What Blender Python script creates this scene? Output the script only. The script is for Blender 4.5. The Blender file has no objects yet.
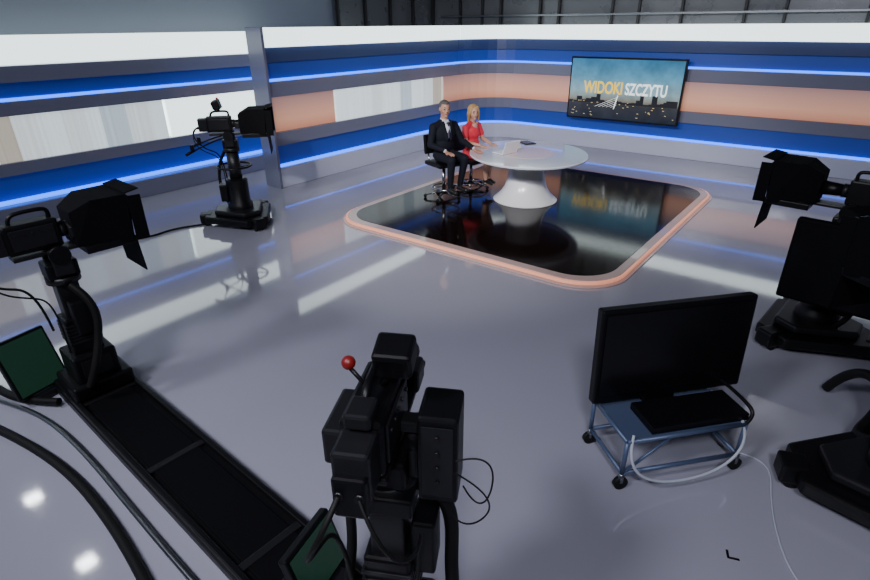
import bpy, bmesh, math, random
import numpy as np
from mathutils import Vector, Matrix, Euler
random.seed(4)
R=math.radians
SC=bpy.context.scene
COL=SC.collection

# ---------------------------------------------------------------- materials
def mat(name,color,rough=.5,metal=0,emit=None,es=0,coat=0,noise=0,nscale=20,spec=.5):
    m=bpy.data.materials.new(name); m.use_nodes=True
    nt=m.node_tree; b=nt.nodes['Principled BSDF']
    b.inputs['Base Color'].default_value=(*color,1)
    b.inputs['Roughness'].default_value=rough
    b.inputs['Metallic'].default_value=metal
    b.inputs['Specular IOR Level'].default_value=spec
    b.inputs['Coat Weight'].default_value=coat
    if emit: 
        b.inputs['Emission Color'].default_value=(*emit,1)
        b.inputs['Emission Strength'].default_value=es
    tc=nt.nodes.new('ShaderNodeTexCoord'); n=nt.nodes.new('ShaderNodeTexNoise')
    n.inputs['Scale'].default_value=nscale; n.inputs['Detail'].default_value=3
    nt.links.new(tc.outputs['Object'],n.inputs['Vector'])
    mr=nt.nodes.new('ShaderNodeMapRange')
    mr.inputs['To Min'].default_value=max(0,rough-.04-noise); mr.inputs['To Max'].default_value=min(1,rough+.04+noise)
    nt.links.new(n.outputs['Fac'],mr.inputs['Value'])
    nt.links.new(mr.outputs['Result'],b.inputs['Roughness'])
    return m
M={}
M['black']=mat('black_plastic',(.003,.003,.004),.42,spec=.25)
M['black2']=mat('black_matte',(.002,.002,.003),.8,spec=.10)
M['dgrey']=mat('dark_grey_plastic',(.009,.009,.011),.4,spec=.30)
M['metal']=mat('brushed_metal',(.30,.31,.34),.3,1)
M['dmetal']=mat('dark_metal',(.015,.015,.017),.4,.5)
M['chrome']=mat('chrome',(.4,.4,.42),.18,1)
M['rubber']=mat('rubber',(.004,.004,.004),.6,spec=.25)
M['glass']=mat('lens_glass',(.01,.012,.03),.05,coat=1)
M['scr_off']=mat('screen_off',(.004,.004,.005),.22,spec=.3)
M['red']=mat('tally_red',(.16,.008,.008),.4,emit=(1,.05,.03),es=.02)
M['green']=mat('green_display',(.01,.03,.02),.2,emit=(.12,.42,.25),es=.04)
M['bluesteel']=mat('painted_blue_steel',(.07,.10,.18),.4,.3)
M['white']=mat('white_lacquer',(.88,.89,.92),.22,coat=.3)
M['desktop']=mat('desk_top_white',(.74,.77,.85),.12,coat=.5)
M['setgrey']=mat('set_grey_panel',(.19,.20,.28),.25,coat=.2)
M['setwhite']=mat('set_white_base',(.55,.58,.74),.25,coat=.3)
M['lit_white']=mat('backlit_white_fascia',(.8,.85,.85),.4,emit=(.82,.96,.94),es=2.3)
M['lit_white2']=mat('backlit_white_panel',(.8,.85,.85),.4,emit=(.84,.98,.95),es=2.0)
M['blue_line']=mat('blue_led_line',(.02,.1,.5),.4,emit=(.006,.14,1.0),es=3.6)
M['blue']=mat('blue_recess_wash_glow',(.02,.07,.36),.35,emit=(.003,.03,.30),es=.18)  # LED wash on the recess, partly put into the material as a weak glow
M['navy']=mat('navy_recess_glow',(.03,.05,.15),.3,emit=(.02,.05,.17),es=.07)  # faint LED spill in the upper recess, put in as emission
M['orange_glow']=mat('orange_led_edge',(.6,.30,.22),.3,emit=(1.0,.36,.20),es=.55)
M['edge_stone']=mat('stage_edge_lacquer',(.45,.32,.30),.2,coat=.4)
M['stage']=mat('stage_black_gloss',(.006,.003,.0025),.10,spec=.24)
M['paper']=mat('paper',(.8,.8,.8),.6)
M['wire_white']=mat('white_cable',(.42,.45,.52),.5)
M['suit']=mat('navy_suit',(.008,.009,.016),.8,spec=.2)
M['shirt']=mat('white_shirt',(.6,.63,.72),.7)
M['tie']=mat('dark_tie',(.02,.015,.05),.5)
M['skin']=mat('skin',(.50,.26,.18),.5)
M['skin2']=mat('skin_fair',(.60,.34,.25),.5)
M['hairg']=mat('dark_brow',(.05,.045,.04),.7)
M['hairm']=mat('grey_hair',(.10,.095,.09),.7)
M['blonde']=mat('blonde_hair',(.50,.30,.12),.6)
M['dress']=mat('coral_dress',(.85,.035,.07),.65)
M['shoe']=mat('shoe_leather',(.01,.01,.01),.3)
M['eye']=mat('eye_dark',(.01,.008,.006),.2)
M['lips']=mat('lips',(.35,.09,.08),.5)
M['concrete']=mat('painted_wall',(.18,.20,.25),.6)
M['gantry']=mat('steel_cladding',(.13,.135,.15),.3,.4,noise=.1,nscale=3)
M['post']=mat('post_black',(.01,.01,.012),.5)
M['ceil']=mat('ceiling_black',(.03,.03,.035),.8)
M['lamp']=mat('lamp_face',(1,1,1),.5,emit=(.9,.95,1),es=9)

def ramp_mat(name,stops,axis,lo,hi,es,extra=None,rough=.4):
    m=bpy.data.materials.new(name);m.use_nodes=True
    nt=m.node_tree;b=nt.nodes['Principled BSDF'];L=nt.links
    tc=nt.nodes.new('ShaderNodeTexCoord');sx=nt.nodes.new('ShaderNodeSeparateXYZ')
    L.new(tc.outputs['Object'],sx.inputs[0])
    mr=nt.nodes.new('ShaderNodeMapRange');mr.inputs['From Min'].default_value=lo;mr.inputs['From Max'].default_value=hi
    L.new(sx.outputs[axis],mr.inputs['Value'])
    r=nt.nodes.new('ShaderNodeValToRGB')
    els=r.color_ramp.elements
    while len(els)<len(stops): els.new(.5)
    for e,(p,c) in zip(els,stops): e.position=p;e.color=(*c,1)
    L.new(mr.outputs['Result'],r.inputs['Fac'])
    out=r.outputs['Color']
    if extra: out=extra(nt,tc,sx,mr,out)
    L.new(out,b.inputs['Base Color']);L.new(out,b.inputs['Emission Color'])
    b.inputs['Emission Strength'].default_value=es;b.inputs['Roughness'].default_value=rough
    return m
M['orange']=ramp_mat('orange_backlit_panel',[(0,(.60,.25,.16)),(.35,(.76,.38,.25)),(.7,(.60,.32,.25)),(1,(.42,.24,.23))],'Z',.95,1.5,.50)  # panel glow and its fade towards the top are put into the colour
def boards(nt,tc,sx,mr,out):
    L=nt.links
    v=nt.nodes.new('ShaderNodeTexVoronoi');v.voronoi_dimensions='1D';v.inputs['Scale'].default_value=3.0
    L.new(sx.outputs['Y'],v.inputs['W'])
    r=nt.nodes.new('ShaderNodeValToRGB');r.color_ramp.interpolation='CONSTANT'
    cs=[(0,(.44,.54,.60)),(.2,(.70,.80,.83)),(.52,(.42,.38,.32)),(.60,(.64,.71,.72)),(.80,(.22,.28,.36)),(.88,(.80,.88,.90))]
    els=r.color_ramp.elements
    while len(els)<len(cs): els.new(.5)
    for e,(p,c) in zip(els,cs): e.position=p;e.color=(*c,1)
    s=nt.nodes.new('ShaderNodeSeparateColor');L.new(v.outputs['Color'],s.inputs[0])
    L.new(s.outputs['Red'],r.inputs['Fac'])
    n=nt.nodes.new('ShaderNodeTexNoise');n.noise_dimensions='1D';n.inputs['Scale'].default_value=18
    L.new(sx.outputs['Y'],n.inputs['W'])
    mx=nt.nodes.new('ShaderNodeMix');mx.data_type='RGBA';mx.blend_type='MULTIPLY';mx.inputs[0].default_value=.3
    L.new(r.outputs['Color'],mx.inputs[6]);L.new(n.outputs['Fac'],mx.inputs[7])
    return mx.outputs[2]
M['boards']=ramp_mat('printed_backlit_boards',[(0,(1,1,1)),(1,(1,1,1))],'Z',.8,1.5,1.15,boards)
def city(nt,tc,sx,mr,out):
    L=nt.links
    n=nt.nodes.new('ShaderNodeTexNoise');n.inputs['Scale'].default_value=3;n.inputs['Detail'].default_value=6
    L.new(tc.outputs['Object'],n.inputs['Vector'])
    mx=nt.nodes.new('ShaderNodeMix');mx.data_type='RGBA';mx.blend_type='OVERLAY';mx.inputs[0].default_value=.7
    L.new(out,mx.inputs[6]);L.new(n.outputs['Fac'],mx.inputs[7])
    return mx.outputs[2]
M['screen']=ramp_mat('video_wall_image',[(0,(.012,.016,.026)),(.25,(.025,.027,.032)),(.33,(.16,.16,.13)),(.45,(.18,.28,.31)),(.7,(.07,.21,.31)),(1,(.025,.12,.23))],'Z',.7,1.93,1.0,city,.2)
M['sky_line']=mat('skyline_image_dark',(.01,.012,.016),.3,emit=(.02,.022,.028),es=.5)
M['city_light']=mat('city_light_image',(.5,.4,.2),.3,emit=(1,.75,.4),es=.6)
def floor_mat():
    m=mat('polished_studio_floor',(.3,.3,.37),.06)
    nt=m.node_tree;b=nt.nodes['Principled BSDF'];L=nt.links
    tc=nt.nodes.new('ShaderNodeTexCoord');n=nt.nodes.new('ShaderNodeTexNoise')
    n.inputs['Scale'].default_value=.5;n.inputs['Detail'].default_value=5
    L.new(tc.outputs['Object'],n.inputs['Vector'])
    r=nt.nodes.new('ShaderNodeValToRGB');r.color_ramp.elements[0].color=(.30,.30,.37,1);r.color_ramp.elements[1].color=(.34,.34,.41,1)
    L.new(n.outputs['Fac'],r.inputs['Fac']);L.new(r.outputs['Color'],b.inputs['Base Color'])
    b.inputs['IOR'].default_value=2.0
    return m
M['floor']=floor_mat()

# ---------------------------------------------------------------- helpers
def top(name,loc=(0,0,0),yaw=0):
    e=bpy.data.objects.new(name,None);COL.objects.link(e);e.location=loc;e.rotation_euler=(0,0,R(yaw));e.empty_display_size=.1
    return e
def link(bm,name,parent,m,smooth=False,bevel=0,seg=2):
    me=bpy.data.meshes.new(name);bm.to_mesh(me);bm.free()
    o=bpy.data.objects.new(name,me);COL.objects.link(o)
    if parent: o.parent=parent
    for x in (m if isinstance(m,list) else [m]): me.materials.append(M[x])
    if smooth:
        for p in me.polygons:p.use_smooth=True
    if bevel:
        b=o.modifiers.new('bev','BEVEL');b.width=bevel;b.segments=seg;b.limit_method='ANGLE'
    return o
def box(parent,name,c,s,m,rot=(0,0,0),bevel=.006):
    bm=bmesh.new();bmesh.ops.create_cube(bm,size=1)
    for v in bm.verts:
        v.co=Vector((v.co.x*s[0],v.co.y*s[1],v.co.z*s[2]))
    bm.transform(Matrix.Translation(c)@Euler([R(a) for a in rot]).to_matrix().to_4x4())
    return link(bm,name,parent,m,bevel=bevel)
def cyl(parent,name,p0,p1,r,m,r2=None,seg=20,bevel=0):
    p0=Vector(p0);p1=Vector(p1);d=p1-p0
    bm=bmesh.new();bmesh.ops.create_cone(bm,cap_ends=True,segments=seg,radius1=r,radius2=r if r2 is None else r2,depth=d.length)
    q=Vector((0,0,1)).rotation_difference(d.normalized())
    bm.transform(Matrix.Translation((p0+p1)/2)@q.to_matrix().to_4x4())
    o=link(bm,name,parent,m,bevel=bevel)
    for p in o.data.polygons:
        if len(p.vertices)==4:p.use_smooth=True
    return o
def sph(parent,name,c,r,m):
    bm=bmesh.new();bmesh.ops.create_uvsphere(bm,u_segments=20,v_segments=12,radius=1)
    rr=r if isinstance(r,tuple) else (r,r,r)
    bm.transform(Matrix.Translation(c)@Matrix.Diagonal((*rr,1)))
    return link(bm,name,parent,m,smooth=True)
def lathe(parent,name,prof,m,seg=64,sc=(1,1),c=(0,0)):
    bm=bmesh.new();rings=[]
    for r,z in prof:
        rings.append([bm.verts.new((c[0]+r*math.cos(2*math.pi*i/seg)*sc[0],c[1]+r*math.sin(2*math.pi*i/seg)*sc[1],z)) for i in range(seg)])
    for a,b in zip(rings,rings[1:]):
        for i in range(seg): bm.faces.new((a[i],a[(i+1)%seg],b[(i+1)%seg],b[i]))
    bm.faces.new(rings[0][::-1]);bm.faces.new(rings[-1])
    return link(bm,name,parent,m)
def smooth(o,ang=40):
    for p in o.data.polygons:p.use_smooth=True
    if hasattr(o.data,'set_sharp_from_angle'): o.data.set_sharp_from_angle(angle=R(ang))
    return o
def tube(parent,name,pts,r,m,cyclic=False):
    cu=bpy.data.curves.new(name,'CURVE');cu.dimensions='3D';cu.bevel_depth=r;cu.bevel_resolution=3;cu.use_fill_caps=True
    s=cu.splines.new('NURBS');s.points.add(len(pts)-1)
    for p,q in zip(s.points,pts):p.co=(*q,1)
    s.order_u=min(4,len(pts));s.use_endpoint_u=not cyclic;s.use_cyclic_u=cyclic;s.resolution_u=8
    o=bpy.data.objects.new(name,cu);COL.objects.link(o);o.parent=parent;cu.materials.append(M[m]);return o
def prism(parent,name,poly,z0,z1,m,bevel=0):
    bm=bmesh.new();a=[bm.verts.new((x,y,z0)) for x,y in poly];b=[bm.verts.new((x,y,z1)) for x,y in poly]
    n=len(poly);bm.faces.new(a[::-1]);bm.faces.new(b)
    for i in range(n):bm.faces.new((a[i],a[(i+1)%n],b[(i+1)%n],b[i]))
    bmesh.ops.recalc_face_normals(bm,faces=bm.faces)
    return link(bm,name,parent,m,bevel=bevel)
def hull(parent,name,pts,m,bevel=.004):
    bm=bmesh.new()
    for p in pts:bm.verts.new(p)
    bmesh.ops.convex_hull(bm,input=bm.verts)
    bmesh.ops.dissolve_limit(bm,angle_limit=R(2),verts=bm.verts,edges=bm.edges)
    return link(bm,name,parent,m,bevel=bevel)
def band(parent,name,path,z0,z1,off,thick,m,bevel=.01):
    """wall strip following a plan path (interior on the right of travel)"""
    n=len(path);nr=[]
    for i in range(n):
        a=Vector(path[max(0,i-1)]);b=Vector(path[min(n-1,i+1)]);d=(b-a).normalized();nr.append(Vector((d.y,-d.x)))
    f=[Vector(p)+q*off for p,q in zip(path,nr)];k=[Vector(p)+q*(off-thick) for p,q in zip(path,nr)]
    bm=bmesh.new()
    V=[[bm.verts.new((p.x,p.y,z)) for p in l] for l,z in ((f,z0),(f,z1),(k,z1),(k,z0))]
    for j in range(4):
        A=V[j];B=V[(j+1)%4]
        for i in range(n-1):bm.faces.new((A[i],A[i+1],B[i+1],B[i]))
    bm.faces.new([V[j][0] for j in range(4)]);bm.faces.new([V[j][-1] for j in range(4)][::-1])
    bmesh.ops.recalc_face_normals(bm,faces=bm.faces)
    return link(bm,name,parent,m,bevel=bevel)

# ---------------------------------------------------------------- room shell
fl=top('floor');box(fl,'slab',(-3.4,5.2,-.1),(14.4,17.6,.2),'floor',bevel=0)
ce=top('ceiling');box(ce,'slab',(-3.4,5.2,6.1),(14.4,17.6,.2),'ceil',bevel=0)
ow=top('wall_outer_left');box(ow,'panel',(-10.5,5.2,3),(.2,17.6,6),'concrete',bevel=0)
ob=top('wall_outer_back');box(ob,'panel',(-3.4,13.9,3),(14.0,.2,6),'concrete',bevel=0)
oe=top('wall_outer_right');box(oe,'panel',(3.7,5.2,3),(.2,17.6,6),'concrete',bevel=0)
os_=top('wall_outer_front');box(os_,'panel',(-3.4,-3.5,3),(14.0,.2,6),'concrete',bevel=0)
gal=top('trim_1')
xx=-10.2
widths=[.9,.7,.55,1.1,.5,1.3,.6,.9,1.2,.7,1.3,.8,1.2,1.2]
for i,w in enumerate(widths):
    box(gal,'cladding_%d'%i,(xx+w/2,13.4,3.5),(w-.03,.08,1.9),'gantry',rot=(random.uniform(-2,2),0,random.uniform(-1,1)))
    box(gal,'post_%d'%i,(xx,13.3,3.5),(.05,.08,1.95),'post')
    xx+=w
box(gal,'handrail',(-3.4,13.2,2.78),(13,.04,.04),'metal')
for i in range(4):
    box(gal,'side_cladding_%d'%i,(-10.3,10.2+.9*i,3.5),(.08,.85,1.9),'gantry');box(gal,'side_post_%d'%i,(-10.22,9.75+.9*i,3.5),(.08,.06,1.95),'post')

base_bands=[('base',0,.35,0,.35,'setwhite'),('led_low',.35,.39,-.05,.28,'blue_line'),('wash_low',.39,.72,-.10,.24,'blue'),
 ('rail_low',.72,.95,-.02,.32,'setgrey'),('rail_up',1.52,1.76,-.02,.32,'setgrey'),('led_up',1.76,1.80,-.05,.28,'blue_line'),
 ('recess_up',1.80,2.05,-.09,.26,'blue'),('recess_top',2.05,2.28,-.05,.28,'navy'),('light_fascia',2.28,2.57,0,.34,'lit_white')]
WX=-7.92;WY=12.4
w2=top('wall_left.001')
pl=[(WX,5.9),(WX,11.35)]
arc=[(WX+1.05-1.05*math.cos(t),11.35+1.05*math.sin(t)) for t in [math.pi/2*i/8 for i in range(9)]]
for n,z0,z1,o,t,m in base_bands: band(w2,n,pl,z0,z1,o,t,m)
box(w2,'end_cap',(WX-.18,5.875,1.285),(.40,.05,2.58),'setgrey')
band(w2,'panel_orange',[(WX,5.9),(WX,7.35)],.95,1.52,-.06,.2,'orange')
band(w2,'panel_boards',[(WX,7.38),(WX,10.75)],.95,1.52,-.06,.2,'boards')
band(w2,'panel_orange_2',[(WX,10.78),(WX,11.35)],.95,1.52,-.06,.2,'orange')
wb=top('wall_back')
pb=arc+[(3.3,WY)]
for n,z0,z1,o,t,m in base_bands: band(wb,n,pb,z0,z1,o,t,m)
band(wb,'panel_orange',pb,.95,1.52,-.06,.2,'orange')
w1=top('wall_left')
X1=-9.6;p1=[(X1,-3.2),(X1,7.6)]
for n,z0,z1,o,t,m in [('base',0,.28,0.25,.6,'setgrey'),('led_low',.28,.32,.05,.4,'blue_line'),('wash_low',.32,.66,-.05,.3,'blue'),('rail_low',.66,.84,0,.4,'setgrey'),
  ('rail_up',1.47,1.66,0,.4,'setgrey'),('led_up',1.66,1.70,-.03,.3,'blue_line'),('recess_up',1.70,1.90,-.07,.3,'blue'),('rail_top',1.90,2.12,-.01,.3,'setgrey'),('light_fascia',2.13,2.5,0,.4,'lit_white')]:
    band(w1,n,p1,z0,z1,o,t,m)
band(w1,'panel_boards',[(X1,-3.2),(X1,4.95)],.84,1.47,-.05,.25,'boards')
band(w1,'panel_white',[(X1,5.0),(X1,7.6)],.84,1.47,-.05,.25,'lit_white2')
# ---------------------------------------------------------------- video screen
vs=top('video_screen')
box(vs,'frame',(-4.28,12.22,1.31),(2.44,.08,1.28),'black')
box(vs,'display',(-4.28,12.175,1.31),(2.37,.02,1.21),'screen',bevel=0)
box(vs,'bracket',(-4.28,12.31,1.3),(.9,.10,.5),'black2')
def text(parent,name,s,x,z,size,m,y=12.155,sx=1):
    cu=bpy.data.curves.new(name,'FONT');cu.body=s;cu.size=size;cu.extrude=.002;cu.offset=.006
    o=bpy.data.objects.new(name,cu);COL.objects.link(o);o.parent=parent;o.location=(x,y,z);o.scale=(sx,1,1);o.rotation_euler=(R(90),0,0);cu.materials.append(M[m]);return o
M['txt_y']=mat('caption_yellow',(.8,.6,.05),.5,emit=(1.0,.55,.02),es=1.0)
M['txt_w']=mat('caption_white',(.8,.8,.8),.5,emit=(.85,.9,.9),es=1.2)
text(vs,'caption_yellow','WIDOKI',-5.14,1.23,.34,'txt_y',sx=.68);text(vs,'caption_white','SZCZYTU',-4.22,1.23,.32,'txt_w',sx=.62)
cyl(vs,'bridge_pylon',(-4.42,12.158,.92),(-4.36,12.158,1.20),.010,'txt_w');
for i in range(5): cyl(vs,'bridge_cable_%d'%i,(-4.37,12.16,1.16-.04*i),(-4.85+.09*i,12.16,.95),.003,'txt_w',seg=6)
x=-5.46
for i in range(26):
    w=random.uniform(.05,.13);h=random.uniform(.02,.14)+(.12 if i in(6,17,20) else 0)
    box(vs,'skyline_%d'%i,(min(x+w/2,-3.13),12.164,1.02+h/2),(w,.002,h),'sky_line',bevel=0);x+=w*.98
    if x>-3.18:break
for i in range(40):
    box(vs,'city_light_%d'%i,(random.uniform(-5.4,-3.15),12.1625,random.uniform(.76,1.06)),(random.uniform(.012,.04),.002,.010),'city_light',bevel=0)

# ---------------------------------------------------------------- stage
def rrect(x0,x1,y0,y1,r,n=10):
    pts=[]
    for cx,cy,a in ((x1-r,y1-r,0),(x0+r,y1-r,90),(x0+r,y0+r,180),(x1-r,y0+r,270)):
        for i in range(n+1):
            t=R(a+90*i/n);pts.append((cx+r*math.cos(t),cy+r*math.sin(t)))
    return pts
st=top('stage_platform')
prism(st,'plinth',rrect(-5.98,-1.66,5.14,10.15,.60),0,.015,'edge_stone',bevel=.005)
prism(st,'glow_edge',rrect(-5.94,-1.70,5.18,10.11,.58),.015,.052,'orange_glow',bevel=.01)
prism(st,'trim_ring',rrect(-5.91,-1.73,5.21,10.08,.56),.05,.060,'edge_stone',bevel=.004)
prism(st,'gloss_deck',rrect(-5.81,-1.83,5.33,9.96,.50),.04,.064,'stage',bevel=.003)
SZ=.064

# ---------------------------------------------------------------- desk
DC=(-4.03,7.64)
dk=top('news_desk',(DC[0],DC[1],SZ),37.5)
o=lathe(dk,'pedestal',[(.50,0),(.505,.012),(.46,.05),(.39,.12),(.335,.21),(.30,.32),(.278,.45),(.275,.58),(.29,.69)],'white');smooth(o)
o=lathe(dk,'under_plate',[(.28,.672),(.80,.688),(.84,.70)],'dgrey',sc=(.94,1.05));smooth(o)
o=lathe(dk,'table_top',[(.80,.69),(.93,.70),(.96,.712),(.965,.73),(.955,.74),(.0001,.74)],'desktop',sc=(.94,1.06),seg=96);smooth(o,30)
M['inlay']=mat('desk_inlay_pink',(.74,.57,.60),.15)
o=lathe(dk,'inlay_disc',[(.42,.7395),(.42,.743),(.0001,.743)],'inlay',sc=(.94,1.06));smooth(o,30)
DT=SZ+.741
lp=top('laptop',(-4.31,7.40,DT+.004),165)
box(lp,'keyboard_base',(0,0,.009),(.22,.31,.016),'white');box(lp,'lid',(-.145,0,.10),(.012,.31,.21),'white',rot=(0,-20,0))
pp=top('paper_sheets',(-4.44,7.88,DT+.004),20)
for i in range(4): box(pp,'sheet_%d'%i,(.01*i,.006*i,.002+.003*i),(.21,.30,.002),'paper',rot=(0,0,5*i),bevel=0)
tb=top('tablet_computer',(-4.40,8.28,DT),60);box(tb,'slab',(0,0,.008),(.2,.27,.012),'black');box(tb,'display',(0,0,.0155),(.18,.25,.003),'scr_off',bevel=0)

# ---------------------------------------------------------------- chairs
def chair(loc,yaw,sh):
    c=top('swivel_chair',loc,yaw)
    for i in range(5):
        a=R(72*i+20);cyl(c,'base_arm_%d'%i,(0,0,.09),(.30*math.cos(a),.30*math.sin(a),.055),.022,'chrome',r2=.014)
        sph(c,'glide_%d'%i,(.30*math.cos(a),.30*math.sin(a),.028),.028,'rubber')
    cyl(c,'column',(0,0,.06),(0,0,sh-.1),.028,'chrome')
    pts=[(.23*math.cos(R(a))+.05,.23*math.sin(R(a)),sh-.43) for a in range(0,360,30)]
    tube(c,'foot_ring',pts,.012,'chrome',True)
    for a in (0,120,240):cyl(c,'ring_spoke_%d'%a,(0,0,sh-.43),(.22*math.cos(R(a))+.05,.22*math.sin(R(a)),sh-.43),.009,'chrome')
    box(c,'seat_plate',(0,0,sh-.09),(.22,.22,.03),'dmetal')
    box(c,'seat',(0.02,0,sh-.045),(.46,.48,.07),'black',bevel=.03)
    box(c,'backrest',(-.25,0,sh+.22),(.05,.42,.30),'black',rot=(0,-6,0),bevel=.024)
    for s in(-1,1): tube(c,'back_bracket_%d'%s,[(-.1,.12*s,sh-.08),(-.24,.12*s,sh-.08),(-.27,.12*s,sh+.02),(-.27,.12*s,sh+.15)],.013,'chrome')
    return c

# ---------------------------------------------------------------- people
class Body:
    def __init__(s): s.p=[]
    def cap(s,a,b,ra,rb,m): s.p.append(('c',Vector(a),Vector(b),ra,rb,m))
    def ell(s,c,r,m,rot=None): s.p.append(('e',Vector(c),Vector(r),rot or Matrix.Identity(3),0,m))
    def build(s,name,parent,vox=.0055):
        bm=bmesh.new()
        for k,a,b,c,d,m in s.p:
            t=bmesh.new()
            if k=='c':
                for q,r in((a,c),(b,d)):
                    bmesh.ops.create_icosphere(t,subdivisions=3,radius=r,matrix=Matrix.Translation(q))
                bmesh.ops.convex_hull(t,input=t.verts)
                bmesh.ops.delete(t,geom=[v for v in t.verts if not v.link_faces],context='VERTS')
            else:
                bmesh.ops.create_icosphere(t,subdivisions=4,radius=1,matrix=Matrix.Translation(a)@c.to_4x4()@Matrix.Diagonal((*b,1)))
            me=bpy.data.meshes.new('t');t.to_mesh(me);t.free();bm.from_mesh(me);bpy.data.meshes.remove(me)
        me=bpy.data.meshes.new(name+'_src');bm.to_mesh(me);bm.free()
        o=bpy.data.objects.new('src',me);COL.objects.link(o)
        r=o.modifiers.new('r','REMESH');r.mode='VOXEL';r.voxel_size=vox
        sm=o.modifiers.new('s','SMOOTH');sm.iterations=4;sm.factor=.5
        dg=bpy.context.evaluated_depsgraph_get();dg.update()
        nm=bpy.data.meshes.new_from_object(o.evaluated_get(dg));bpy.data.objects.remove(o)
        nm.name=name;ob=bpy.data.objects.new(name,nm);COL.objects.link(ob);ob.parent=parent
        nm.materials.clear();names=[]
        for q in s.p:
            if q[5] not in names:names.append(q[5])
        for n in names:nm.materials.append(M[n])
        n=len(nm.polygons);C=np.zeros(n*3);nm.polygons.foreach_get('center',C);C=C.reshape(-1,3)
        best=np.full(n,1e9);idx=np.zeros(n,int)
        for k,a,b,c,d,m in s.p:
            if k=='c':
                A=np.array(a);D=np.array(b)-A;t=np.clip(((C-A)@D)/max(D@D,1e-9),0,1)
                ds=np.linalg.norm(C-A-t[:,None]*D,axis=1)-(c+(d-c)*t)
            else:
                Q=(C-np.array(a))@np.array(c);rr=np.array(b);k0=np.linalg.norm(Q/rr,axis=1);k1=np.linalg.norm(Q/(rr*rr),axis=1);ds=k0*(k0-1)/np.maximum(k1,1e-9)
            if m in('lips','tie'): ds=ds-.003
            k2=ds<best;best[k2]=ds[k2];idx[k2]=names.index(m)
        nm.polygons.foreach_set('material_index',idx.astype(np.int32));nm.polygons.foreach_set('use_smooth',np.ones(n,bool));nm.update()
        return ob
def hand(B,w,d,n,thumb,m):
    d=Vector(d).normalized();n=Vector(n);n=(n-d*n.dot(d)).normalized();s=d.cross(n).normalized()*thumb;w=Vector(w)
    for k in(-.027,-.009,.009,.027): B.cap(w+s*k*.6,w+d*.080+s*k,.014,.012,m)
    for k,l in((.036,.070),(.012,.082),(-.012,.076),(-.036,.060)):
        a=w+d*.080+s*k*.9;b=a+(d*.9+n*.12+s*k*3)*l*.55;c=b+(d*.8+n*.35+s*k*2)*l*.5
        B.cap(a,b,.0092,.0085,m);B.cap(b,c,.0085,.007,m)
    a=w+d*.02+s*.025;b=a+(d*.6+s*.75)*.045;c=b+(d*.9+s*.2+n*.2)*.032
    B.cap(a,b,.012,.0105,m);B.cap(b,c,.0105,.009,m)
def head(B,base,yaw,pitch,skin,hair,female):
    rot=(Euler((0,R(pitch),R(yaw))).to_matrix());base=Vector(base)
    k=.98 if female else 1.04
    T=lambda v:base+rot@(Vector(v)*k)
    E=lambda c,r,m:B.ell(T(c),Vector(r)*k,m,rot)
    E((0.0,0,.125),(.097,.074,.105),skin);E((.030,0,.075),(.064,.055,.068),skin);E((.064,0,.022),(.026,.026,.020),skin)
    E((.096,0,.094),(.018,.014,.013),skin);B.cap(T((.086,0,.130)),T((.108,0,.096)),.008,.011,skin)
    for s in(-1,1):
        E((.086,.031*s,.124),(.009,.013,.0065),'eye');E((.090,.032*s,.145),(.007,.018,.004),'hairg')
        E((0,.076*s,.112),(.020,.011,.030),skin);E((.060,.036*s,.088),(.024,.022,.024),skin)
    E((.090,0,.060),(.009,.024,.007),'lips')
    if female:
        E((-.024,0,.152),(.100,.090,.096),hair);E((-.055,0,.08),(.07,.088,.11),hair)
        for s in(-1,1):
            B.cap(T((.045,.045*s,.205)),T((.045,.078*s,.13)),.020,.018,hair)
            B.cap(T((.045,.078*s,.13)),T((.012,.090*s,.05)),.018,.024,hair);B.cap(T((.012,.090*s,.05)),T((.0,.085*s,-.06)),.024,.016,hair)
        B.cap(T((-.065,0,.05)),T((-.07,0,-.08)),.075,.05,hair)
    else:
        E((-.024,0,.150),(.094,.080,.088),hair);E((-.045,0,.105),(.062,.078,.075),hair);E((.030,0,.205),(.055,.058,.026),hair)
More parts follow.
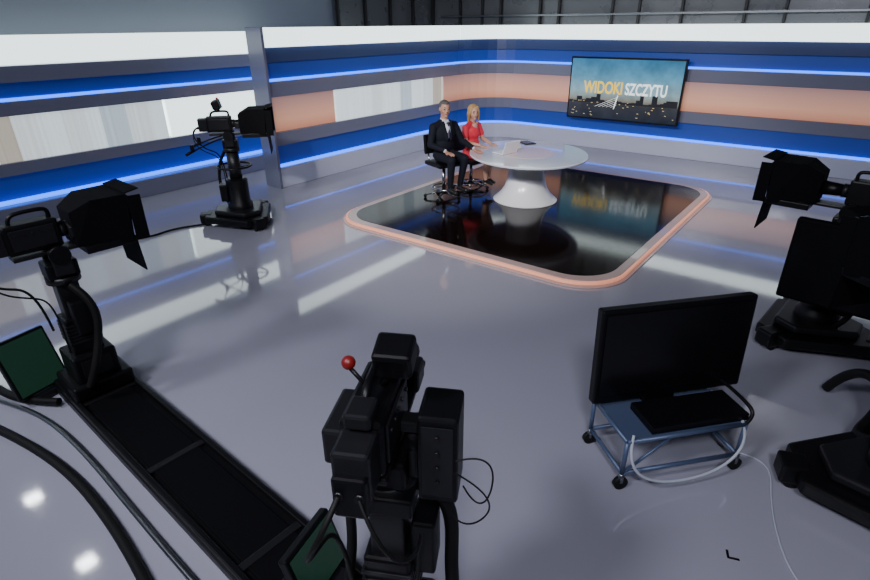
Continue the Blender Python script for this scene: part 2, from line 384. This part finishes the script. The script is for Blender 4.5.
def man(loc,yaw,sh):
    e=top('man',loc,yaw);B=Body();h=sh+.085
    B.ell((0,0,h),(.145,.185,.115),'suit');B.cap((0,-.06,h+.12),(0,.06,h+.12),.118,.118,'suit');B.ell((.01,0,h+.17),(.130,.170,.17),'suit');B.ell((.015,0,h+.32),(.128,.188,.19),'suit')
    B.cap((0,-.15,h+.435),(0,.15,h+.435),.068,.068,'suit');B.cap((0,-.13,h+.45),(0,0,h+.50),.055,.06,'suit');B.cap((0,.13,h+.45),(0,0,h+.50),.055,.06,'suit')
    B.ell((.085,0,h+.38),(.065,.050,.13),'shirt');B.cap((.148,0,h+.28),(.122,0,h+.46),.019,.014,'tie');B.cap((.120,0,h+.462),(.106,0,h+.483),.019,.021,'tie')
    for s in(-1,1):
        B.cap((.085,.075*s,h+.50),(.152,.034*s,h+.25),.022,.018,'suit')
        B.cap((.045,.045*s,h+.515),(.085,.018*s,h+.495),.018,.016,'shirt')
    B.cap((0,0,h+.46),(.015,0,h+.60),.060,.056,'skin');B.cap((0,0,h+.50),(.004,0,h+.525),.066,.063,'shirt')
    for s,kx,ky,ax,ay in((1,.43,.10,.34,.08),(-1,.44,-.15,.38,-.13)):
        B.cap((.02,.095*s,h-.01),(kx,ky,h+.0),.092,.066,'suit');B.cap((kx,ky,h),(ax,ay,h-.41),.064,.045,'suit')
        B.cap((ax,ay,h-.41),(ax,ay,h-.43),.038,.036,'shoe');B.cap((ax-.03,ay,h-.468),(ax+.16,ay*1.1,h-.478),.040,.032,'shoe')
    # left forearm and hand resting on the desk top
    B.cap((0,.19,h+.43),(.08,.29,h+.19),.066,.052,'suit');B.cap((.08,.29,h+.19),(.30,.34,h+.115),.052,.036,'suit')
    B.cap((.30,.34,h+.115),(.315,.343,h+.11),.032,.030,'shirt');B.cap((.31,.342,h+.108),(.345,.347,h+.088),.025,.022,'skin');hand(B,(.345,.347,h+.080),(1,.2,-.03),(0,0,-1),1,'skin')
    B.cap((0,-.19,h+.43),(.04,-.27,h+.18),.066,.052,'suit');B.cap((.04,-.27,h+.18),(.26,-.17,h+.125),.052,.038,'suit')
    B.cap((.26,-.17,h+.125),(.275,-.165,h+.12),.033,.031,'shirt');B.cap((.27,-.165,h+.12),(.30,-.155,h+.105),.025,.024,'skin');hand(B,(.30,-.155,h+.098),(1,.3,-.12),(0,0,-1),-1,'skin')
    head(B,(.02,0,h+.57),-14,4,'skin','hairm',False)
    B.build('body',e);return e
def woman(loc,yaw,sh):
    e=top('woman',loc,yaw);B=Body();h=sh+.075
    B.ell((0,0,h),(.135,.175,.10),'dress');B.ell((.01,0,h+.15),(.10,.135,.15),'dress');B.ell((.01,0,h+.32),(.105,.150,.15),'dress');B.ell((.055,0,h+.30),(.065,.12,.075),'dress')
    for s in(-1,1):
        B.cap((0,.13*s,h+.43),(0,.03*s,h+.47),.046,.045,'dress')
    B.cap((0,-.125,h+.42),(0,.125,h+.42),.055,.055,'dress');B.ell((.050,0,h+.435),(.052,.055,.055),'skin2')
    B.cap((0,0,h+.42),(.015,0,h+.56),.048,.045,'skin2')
    for s,kx,ky,ax,ay in((1,.42,.07,.34,.05),(-1,.43,-.07,.37,-.06)):
        B.cap((.02,.085*s,h-.01),(.28,.08*s,h-.01),.085,.074,'dress');B.cap((.26,.08*s,h-.01),(kx,ky,h-.015),.064,.054,'skin2')
        B.cap((kx,ky,h-.015),(ax-.01,ay,h-.2),.052,.050,'skin2');B.cap((ax-.01,ay,h-.2),(ax,ay,h-.39),.050,.030,'skin2')
        B.cap((ax-.02,ay,h-.405),(ax+.13,ay,h-.445),.032,.022,'shoe');B.cap((ax-.03,ay,h-.41),(ax-.04,ay,h-.465),.018,.009,'shoe')
    for s in(-1,1):
        B.cap((0,.16*s,h+.415),(.035,.20*s,h+.29),.056,.050,'dress');B.cap((.03,.195*s,h+.30),(.06,.225*s,h+.20),.040,.036,'skin2')
        B.cap((.06,.225*s,h+.20),(.29,.13*s,h+.165),.036,.023,'skin2');hand(B,(.29,.13*s,h+.160),(1,-.25*s,-.03),(0,0,-1),s,'skin2')
    head(B,(.02,0,h+.53),-25,4,'skin2','blonde',True)
    B.build('body',e);return e
chair((-5.14,6.95,SZ),-20,.61);man((-5.14,6.95,SZ),-20,.61)
chair((-5.12,7.70,SZ),-6,.53);woman((-5.12,7.70,SZ),-6,.53)

# ---------------------------------------------------------------- studio cameras
def camhead(c,z,hood=True,side=False,bars=True,vf=True,hx=.34):
    """camera, prompter and pan/tilt head; lens along +X; z = top of column"""
    cyl(c,'pan_bearing',(0,0,z),(0,0,z+.05),.11,'dmetal')
    box(c,'pan_head',(0,0,z+.10),(.20,.17,.12),'black',bevel=.015)
    for s in(-1,1):
        box(c,'tilt_arm_%d'%s,(0,.105*s,z+.17),(.12,.035,.20),'dgrey',bevel=.012)
        cyl(c,'tilt_drum_%d'%s,(0,.085*s,z+.22),(0,.13*s,z+.22),.065,'black')
    box(c,'mount_plate',(.08,0,z+.235),(.66,.13,.025),'dmetal')
    b=z+.25
    box(c,'camera_body',(-.10,0,b+.115),(.32,.13,.20),'black',bevel=.014)
    box(c,'camera_side_panel',(-.10,-.069,b+.115),(.26,.01,.14),'dgrey')
    for i in range(5):cyl(c,'button_%d'%i,(-.20+.05*i,-.072,b+.15),(-.20+.05*i,-.08,b+.15),.007,'dmetal',seg=10)
    box(c,'rear_adapter',(-.31,0,b+.11),(.12,.11,.17),'dgrey',bevel=.012)
    cyl(c,'rear_connector_1',(-.36,.03,b+.07),(-.40,.03,b+.07),.014,'dmetal');cyl(c,'rear_connector_2',(-.36,-.03,b+.07),(-.40,-.03,b+.07),.014,'dmetal')
    cyl(c,'lens_mount',(.06,0,b+.115),(.10,0,b+.115),.055,'dgrey')
    cyl(c,'lens_barrel',(.10,0,b+.115),(.24,0,b+.115),.048,'black',r2=.058);cyl(c,'lens_front',(.24,0,b+.115),(.29,0,b+.115),.066,'black');cyl(c,'lens_glass',(.285,0,b+.115),(.294,0,b+.115),.055,'glass')
    box(c,'lens_grip',(.16,-.075,b+.10),(.12,.045,.09),'dgrey',bevel=.015)
    tube(c,'carry_handle',[(.03,0,b+.21),(.04,0,b+.27),(0,0,b+.28),(-.12,0,b+.28),(-.20,0,b+.27),(-.20,0,b+.21)],.014,'black')
    if vf and side:
        box(c,'viewfinder_monitor',(-.06,-.06,b+.32),(.11,.12,.09),'black',rot=(0,-15,0),bevel=.012);box(c,'viewfinder_screen',(-.118,-.06,b+.305),(.004,.10,.07),'scr_off',rot=(0,-15,0),bevel=0)
        cyl(c,'viewfinder_arm',(-.07,-.02,b+.22),(-.07,-.05,b+.28),.016,'dmetal')
    elif vf:
        box(c,'viewfinder_monitor',(-.10,.03,b+.36),(.09,.20,.12),'black',rot=(0,-15,0),bevel=.012);box(c,'viewfinder_screen',(-.152,.03,b+.345),(.004,.17,.09),'scr_off',rot=(0,-15,0),bevel=0)
        cyl(c,'viewfinder_arm',(-.08,.02,b+.27),(-.09,.03,b+.32),.016,'dmetal')
    if bars:
      for s in(-1,1):
        tube(c,'pan_bar_%d'%s,[(-.05,.12*s,z+.2),(-.22,.16*s,z+.17),(-.36,.24*s,z+.10),(-.50,.30*s,z+.05)],.011,'dmetal')
        cyl(c,'pan_grip_%d'%s,(-.43,.27*s,z+.08),(-.54,.315*s,z+.03),.019,'rubber')
        box(c,'zoom_demand_%d'%s,(-.45,.28*s,z+.12),(.05,.05,.07),'black')
    tube(c,'cable_loop_1',[(-.40,.03,b+.07),(-.50,.05,b+.02),(-.46,.14,b-.16),(-.30,.16,b-.28),(-.16,.14,z-.05),(-.14,.12,z-.4)],.009,'rubber')
    tube(c,'cable_loop_2',[(-.40,-.03,b+.07),(-.48,-.10,b-.02),(-.40,-.16,b-.20),(-.2,-.17,b-.25),(-.12,-.13,z-.1),(-.13,-.12,z-.5)],.006,'rubber')
    if hood:
        x=hx
        box(c,'prompter_monitor',(x+.10,0,b-.03),(.34,.36,.05),'black');box(c,'prompter_monitor_display',(x+.10,0,b-.003),(.28,.30,.005),'scr_off',bevel=0)
        hull(c,'prompter_hood',[(x-.10,-.12,b+.0),(x-.10,.12,b+.0),(x-.10,-.12,b+.24),(x-.10,.12,b+.24),
             (x+.24,-.20,b-.04),(x+.24,.20,b-.04),(x+.26,-.20,b+.31),(x+.26,.20,b+.31),(x+.03,-.18,b+.31),(x+.03,.18,b+.31)],'black2')
        box(c,'prompter_glass',(x+.262,0,b+.14),(.01,.34,.30),'glass',rot=(0,4,0),bevel=0)
        box(c,'hood_top_door',(x+.30,0,b+.325),(.10,.40,.008),'black2',rot=(0,-10,0),bevel=.002)
        box(c,'hood_bottom_door',(x+.27,0,b-.16),(.010,.36,.25),'black2',rot=(0,-4,0),bevel=.002)
        for s in(-1,1): box(c,'hood_side_door_%d'%s,(x+.30,.208*s,b+.13),(.09,.008,.33),'black2',rot=(0,0,8*s),bevel=.002)
    if side:
        sph(c,'tally_lamp',(-.10,.075,b+.305),.022,'red')
        cyl(c,'tally_stalk',(-.10,.02,b+.22),(-.10,.075,b+.29),.007,'dmetal')
        box(c,'top_receiver',(-.24,.0,b+.235),(.10,.08,.05),'dgrey',bevel=.01)
        box(c,'side_receiver_box',(-.05,-.20,b-.02),(.17,.13,.34),'black',bevel=.012);box(c,'receiver_arm',(-.05,-.11,b+.06),(.06,.10,.04),'dmetal')
        box(c,'side_receiver_face',(-.137,-.20,b-.02),(.004,.10,.28),'dgrey')
        for i in range(4): cyl(c,'receiver_knob_%d'%i,(-.137,-.20,b+.08-.06*i),(-.145,-.20,b+.08-.06*i),.008,'dmetal',seg=12)
        box(c,'lower_unit',(.0,.0,z-.02),(.24,.22,.08),'black',bevel=.01)
        box(c,'rear_battery',(-.36,.0,b+.06),(.07,.10,.14),'black',bevel=.01);box(c,'side_module',(-.12,.10,b+.08),(.22,.07,.13),'dgrey',bevel=.012)
        tube(c,'cable_thin_1',[(-.14,-.26,b),(-.14,-.36,b+.05),(-.1,-.40,b-.1),(-.12,-.34,b-.25),(-.1,-.28,b-.14)],.003,'rubber')
        tube(c,'cable_thin_2',[(-.14,-.26,b-.05),(-.14,-.38,b-.12),(-.1,-.39,b-.28),(-.1,-.25,b-.36),(-.08,-.2,b-.2)],.003,'rubber')
    elif vf: sph(c,'tally_lamp',(-.08,.0,b+.44),.016,'red')

def pedestal(c,z,R0=.42):
    pts=[]
    for i in range(3):
        a=R(120*i+60)
        for da in(-.32,.32): pts.append((R0*math.cos(a+da),R0*math.sin(a+da)))
    prism(c,'base_skirt',pts,.07,.17,'black',bevel=.02)
    prism(c,'base_upper',[(x*.72,y*.72) for x,y in pts],.17,.24,'dgrey',bevel=.02)
    for i in range(3):
        a=R(120*i+60);x,y=R0*.95*math.cos(a),R0*.95*math.sin(a)
        box(c,'wheel_housing_%d'%i,(x,y,.11),(.16,.16,.14),'black',rot=(0,0,120*i+60),bevel=.02)
        t=Vector((-math.sin(a),math.cos(a),0))
        for s in(-1,1): cyl(c,'wheel_%d_%d'%(i,s),Vector((x,y,.05))+t*(.03*s),Vector((x,y,.05))+t*(.06*s),.05,'rubber')
    o=lathe(c,'column_lower',[(.17,.24),(.17,.30),(.145,.33),(.145,z*.62),(.125,z*.63),(.125,z*.64)],'black');smooth(o)
    cyl(c,'column_upper',(0,0,z*.6),(0,0,z),.085,'dmetal')
    pts=[(.24*math.cos(R(a)),.24*math.sin(R(a)),z*.80) for a in range(0,360,30)]
    tube(c,'steering_ring',pts,.014,'black',True)
    for a in(0,120,240): cyl(c,'ring_spoke_%d'%a,(.07*math.cos(R(a)),.07*math.sin(R(a)),z*.78),(.235*math.cos(R(a)),.235*math.sin(R(a)),z*.80),.009,'dmetal')
    box(c,'control_box',(-.19,0,z*.45),(.10,.16,.24),'black',bevel=.012)
    tube(c,'hose',[(-.1,.14,z),(-.25,.22,z*.8),(-.28,.2,z*.45),(-.2,.16,.3),(-.15,.1,.22)],.022,'rubber')

def carriage(c,z0,z):
    box(c,'carriage',(0,0,z0+.06),(.42,.40,.12),'black',bevel=.02)
    box(c,'drive_box',(0,0,z0+.22),(.30,.30,.22),'black',bevel=.02)
    box(c,'drive_panel',(0,-.152,z0+.22),(.2,.006,.14),'dgrey')
    box(c,'mast_lower',(0,0,(z0+.3+z*.7)/2),(.20,.18,z*.7-z0-.3),'black',bevel=.015)
    for i in range(6): box(c,'mast_rib_%d'%i,(0,0,z0+.42+i*(z*.7-z0-.45)/6),(.215,.195,.02),'dgrey',bevel=.004)
    box(c,'mast_upper',(0,0,z*.84),(.14,.13,z*.34),'dmetal',bevel=.01)
    box(c,'mast_side_box',(.02,-.13,z*.72),(.14,.09,.26),'black',bevel=.012)
    tube(c,'umbilical',[(.0,-.12,z),(.10,-.24,z*.85),(.06,-.20,z*.55),(-.02,-.26,z*.35),(-.1,-.22,z0+.12)],.028,'rubber')
    tube(c,'umbilical_2',[(.0,.12,z),(.12,.22,z*.8),(.1,.17,z*.5),(.02,.24,z*.3),(.05,.2,z0+.12)],.022,'rubber')

cA=top('studio_camera',(-6.88,4.36,0),50);pedestal(cA,1.04,.52);camhead(cA,1.04,hx=.26)
cB=top('studio_camera',(-4.24,1.19,.10),86);carriage(cB,0,.88);camhead(cB,.88,bars=False,vf=False,hx=.22)
cC=top('studio_camera',(-1.03,1.06,.10),118);carriage(cC,0,1.03);camhead(cC,1.03,hood=False,side=True,bars=False)
cD=top('studio_camera',(.10,5.45,0),174);pedestal(cD,1.0,.5);camhead(cD,1.0,hx=.34)
box(cD,'monitor_housing',(-.14,.36,.84),(.86,.08,.70),'black2',bevel=.02);box(cD,'monitor_display',(-.14,.402,.84),(.80,.006,.64),'scr_off',bevel=0)
box(cD,'monitor_bracket',(-.05,.23,.92),(.08,.2,.08),'dmetal')
cE=top('studio_camera',(.70,3.55,0),140);pedestal(cE,1.05,.56);camhead(cE,1.05)

# ---------------------------------------------------------------- dolly track and hoses
tr=top('camera_dolly_track',(-2.55,1.10,0),-3)
box(tr,'bed',(0,0,.035),(4.2,.46,.06),'black');
for s in(-1,1): box(tr,'guide_rail_%d'%s,(0,.205*s,.085),(4.2,.035,.05),'black')
box(tr,'cable_trough',(0,0,.07),(4.2,.30,.02),'black2')
for i in range(4): box(tr,'joint_plate_%d'%i,(-1.5+1.05*i,0,.078),(.05,.44,.02),'dgrey')
hs=top('cable_hose')
tube(hs,'run_1',[(-4.9,.60,.035),(-4.5,.72,.035),(-4.2,.80,.035),(-3.4,.80,.035),(-2.4,.72,.035),(-1.6,.70,.035)],.018,'metal')
tube(hs,'run_2',[(-4.9,.40,.035),(-4.32,.54,.035),(-3.7,.66,.035),(-3.0,.66,.035),(-2.33,.58,.035),(-1.7,.45,.035)],.030,'rubber')
tube(hs,'run_3',[(-5.0,.70,.035),(-4.75,.70,.035),(-4.55,.76,.035),(-4.30,.92,.05)],.030,'rubber')
def fmon(loc,yaw,w,h):
    f=top('floor_monitor',loc,yaw)
    box(f,'housing',(0,0,h/2+.06),(.05,w,h),'black',rot=(0,-18,0),bevel=.01);box(f,'display',(.028,0,h/2+.068),(.004,w-.04,h-.04),'green',rot=(0,-18,0),bevel=0)
    box(f,'foot',(-.02,0,.03),(.28,w*.6,.06),'dgrey');return f
fmon((-4.60,.90,0),12,.38,.46);fmon((-1.55,1.06,.1),14,.34,.30)

# ---------------------------------------------------------------- TV on trolley
tv=top('television_trolley',(-.52,3.12,0),49)
L=.40;D=.21
for i,(sx,sy) in enumerate(((-1,-1),(1,-1),(1,1),(-1,1))):
    x,y=L*sx,D*sy
    cyl(tv,'caster_wheel_%d'%i,(x,y-.015,.045),(x,y+.015,.045),.045,'rubber');cyl(tv,'caster_fork_%d'%i,(x,y,.05),(x,y,.12),.018,'metal')
    cyl(tv,'leg_%d'%i,(x,y,.10),(x,y,.36),.014,'bluesteel')
for z in(.12,.36):
    for s in(-1,1):
        cyl(tv,'rail_x_%d_%d'%(s,z*100),(-L,D*s,z),(L,D*s,z),.014,'bluesteel');cyl(tv,'rail_y_%d_%d'%(s,z*100),(L*s,-D,z),(L*s,D,z),.014,'bluesteel')
box(tv,'shelf',(0,0,.36),(.8,.42,.015),'bluesteel');box(tv,'equipment_box',(.10,-.06,.395),(.66,.26,.05),'black')
cyl(tv,'stay_1',(-L,-D,.12),(-.1,-D,.36),.01,'bluesteel')
tube(tv,'push_handle',[(L,-D,.36),(L+.04,-D,.42),(L+.04,-D,.47),(L+.04,D,.47),(L+.04,D,.42),(L,D,.36)],.012,'black')
box(tv,'tv_neck',(0,.145,.44),(.22,.07,.16),'black')
box(tv,'tv_housing',(.06,.165,.73),(1.06,.07,.66),'black',bevel=.012,rot=(-3,0,0))
box(tv,'tv_panel',(.06,.125,.745),(1.00,.008,.57),'scr_off',bevel=0,rot=(-3,0,0))
box(tv,'tv_speaker_bar',(.06,.131,.43),(.98,.012,.045),'dgrey')
box(tv,'tv_badge',(.06,.122,.43),(.08,.004,.012),'dmetal',bevel=0)
tube(tv,'cable_loop',[(-.36,-.2,.40),(-.42,-.27,.25),(-.30,-.30,.10),(.0,-.30,.06),(.3,-.28,.10),(.43,-.24,.25),(.38,-.2,.38)],.009,'wire_white')

fc=top('floor_cable')
tube(fc,'lead',[(-.1,3.45,.008),(.1,3.5,.008),(.12,3.2,.008),(.22,2.8,.008),(.35,2.55,.008),(.6,2.4,.008)],.005,'wire_white')
fc2=top('floor_cable')
tube(fc2,'lead',[(-7.2,4.0,.012),(-7.5,3.5,.012),(-7.2,3.3,.012),(-7.6,2.9,.012),(-8.4,2.6,.012)],.014,'rubber')
gs=top('gaffer_tape_mark',(.05,2.56,0),20);box(gs,'strip_1',(0,0,.002),(.06,.012,.003),'black2',bevel=0);box(gs,'strip_2',(-.025,.025,.002),(.012,.05,.003),'black2',bevel=0)
hose=top('cable_hose')
tube(hose,'run',[(.30,4.6,.04),(.38,4.5,.30),(.55,4.35,.42),(.60,4.1,.25),(.45,3.95,.1),(.55,3.8,.2),(.62,3.7,.3)],.035,'rubber')

# ---------------------------------------------------------------- lighting
def lamp(loc,target,power,cone=60,color=(1,1,1),rad=.12,name='ceiling_key_fill_spot'):
    e=top(name,loc);d=(Vector(target)-Vector(loc)).normalized()
    cyl(e,'can',-d*.02,-d*.30,.13,'black',r2=.10);cyl(e,'hanger',-d*.18,(-d.x*.18,-d.y*.18,5.99-loc[2]),.015,'dmetal')
    l=bpy.data.lights.new(name+'_light','SPOT');l.energy=power;l.spot_size=R(cone);l.spot_blend=.6;l.shadow_soft_size=rad;l.color=color
    o=bpy.data.objects.new('light',l);COL.objects.link(o);o.parent=e;o.location=d*.02;o.rotation_euler=d.to_track_quat('-Z','Y').to_euler()
def panel(loc,size,power,color):
    e=top('ceiling_panel_light',loc)
    box(e,'housing',(0,0,.05),(size+.06,size+.06,.08),'black');box(e,'diffuser',(0,0,.0),(size*.9,size*.9,.015),'lamp',bevel=0)
    l=bpy.data.lights.new('panel_light','AREA');l.energy=power;l.size=size;l.color=color
    o=bpy.data.objects.new('light',l);COL.objects.link(o);o.parent=e;o.location=(0,0,-.03)
    cyl(e,'hanger',(0,0,.09),(0,0,5.98-loc[2]),.02,'dmetal')
for x,y in ((-7.4,1.2),(-9.4,1.2)): panel((x,y,4.5),.22,5,(.9,.95,1))
lamp((-1.5,-1.5,5.2),(-4.8,7.5,.8),1700,45,(1,.97,.94))
lamp((-4.5,-1.5,5.2),(-4.9,7.4,1),1100,42,(1,.97,.95))
lamp((1.2,-1.8,5.4),(-.6,4.5,0),850,84,(.90,.90,1),.5)  # unseen fill spots, added behind the camera to brighten the floor
lamp((-2.0,-2.2,5.4),(-3.0,4.2,0),850,88,(.90,.90,1),.5)
lamp((-5.5,-2.4,5.4),(-5.8,3.6,0),650,84,(.86,.88,1),.5)
lamp((-7.2,11.2,5.4),(-6.4,9.8,0),300,52,(.9,.93,1))
lamp((-1.5,11.2,5.4),(-3.0,9.4,0),380,60,(.92,.93,1))
lamp((1.8,9.6,5.4),(.6,8.6,0),420,60,(.9,.92,1))
lamp((-8.4,8.2,5.4),(-7.2,8.0,0),260,56,(.88,.9,1))
for x in (-8.5,-5.5,-2.5,.5): lamp((x,9.6,5.7),(x,13.4,3.0),60,80,(.92,.95,1))  # unseen wash spots, added to brighten the back wall above the set
lamp((-7.2,4.5,5.7),(-10.4,5.5,3.2),110,110,(.85,.9,1));lamp((-7.2,9.0,5.7),(-10.4,9.0,3.2),80,110,(.85,.9,1))  # further unseen wash spots, added for the outer left wall
w=bpy.data.worlds.new('studio_ambient');SC.world=w;w.use_nodes=True
bg=w.node_tree.nodes['Background'];bg.inputs[0].default_value=(.5,.55,.7,1);bg.inputs[1].default_value=.25

# ---------------------------------------------------------------- camera
cd=bpy.data.cameras.new('cam');cd.sensor_width=36;cd.lens=545/870*36;cd.clip_start=.05
co=bpy.data.objects.new('camera',cd);COL.objects.link(co);co.location=(0,0,2.6)
co.rotation_euler=(Euler((R(64),0,R(37.5))).to_matrix()@Matrix.Rotation(R(-.4),3,'Z')).to_euler();SC.camera=co
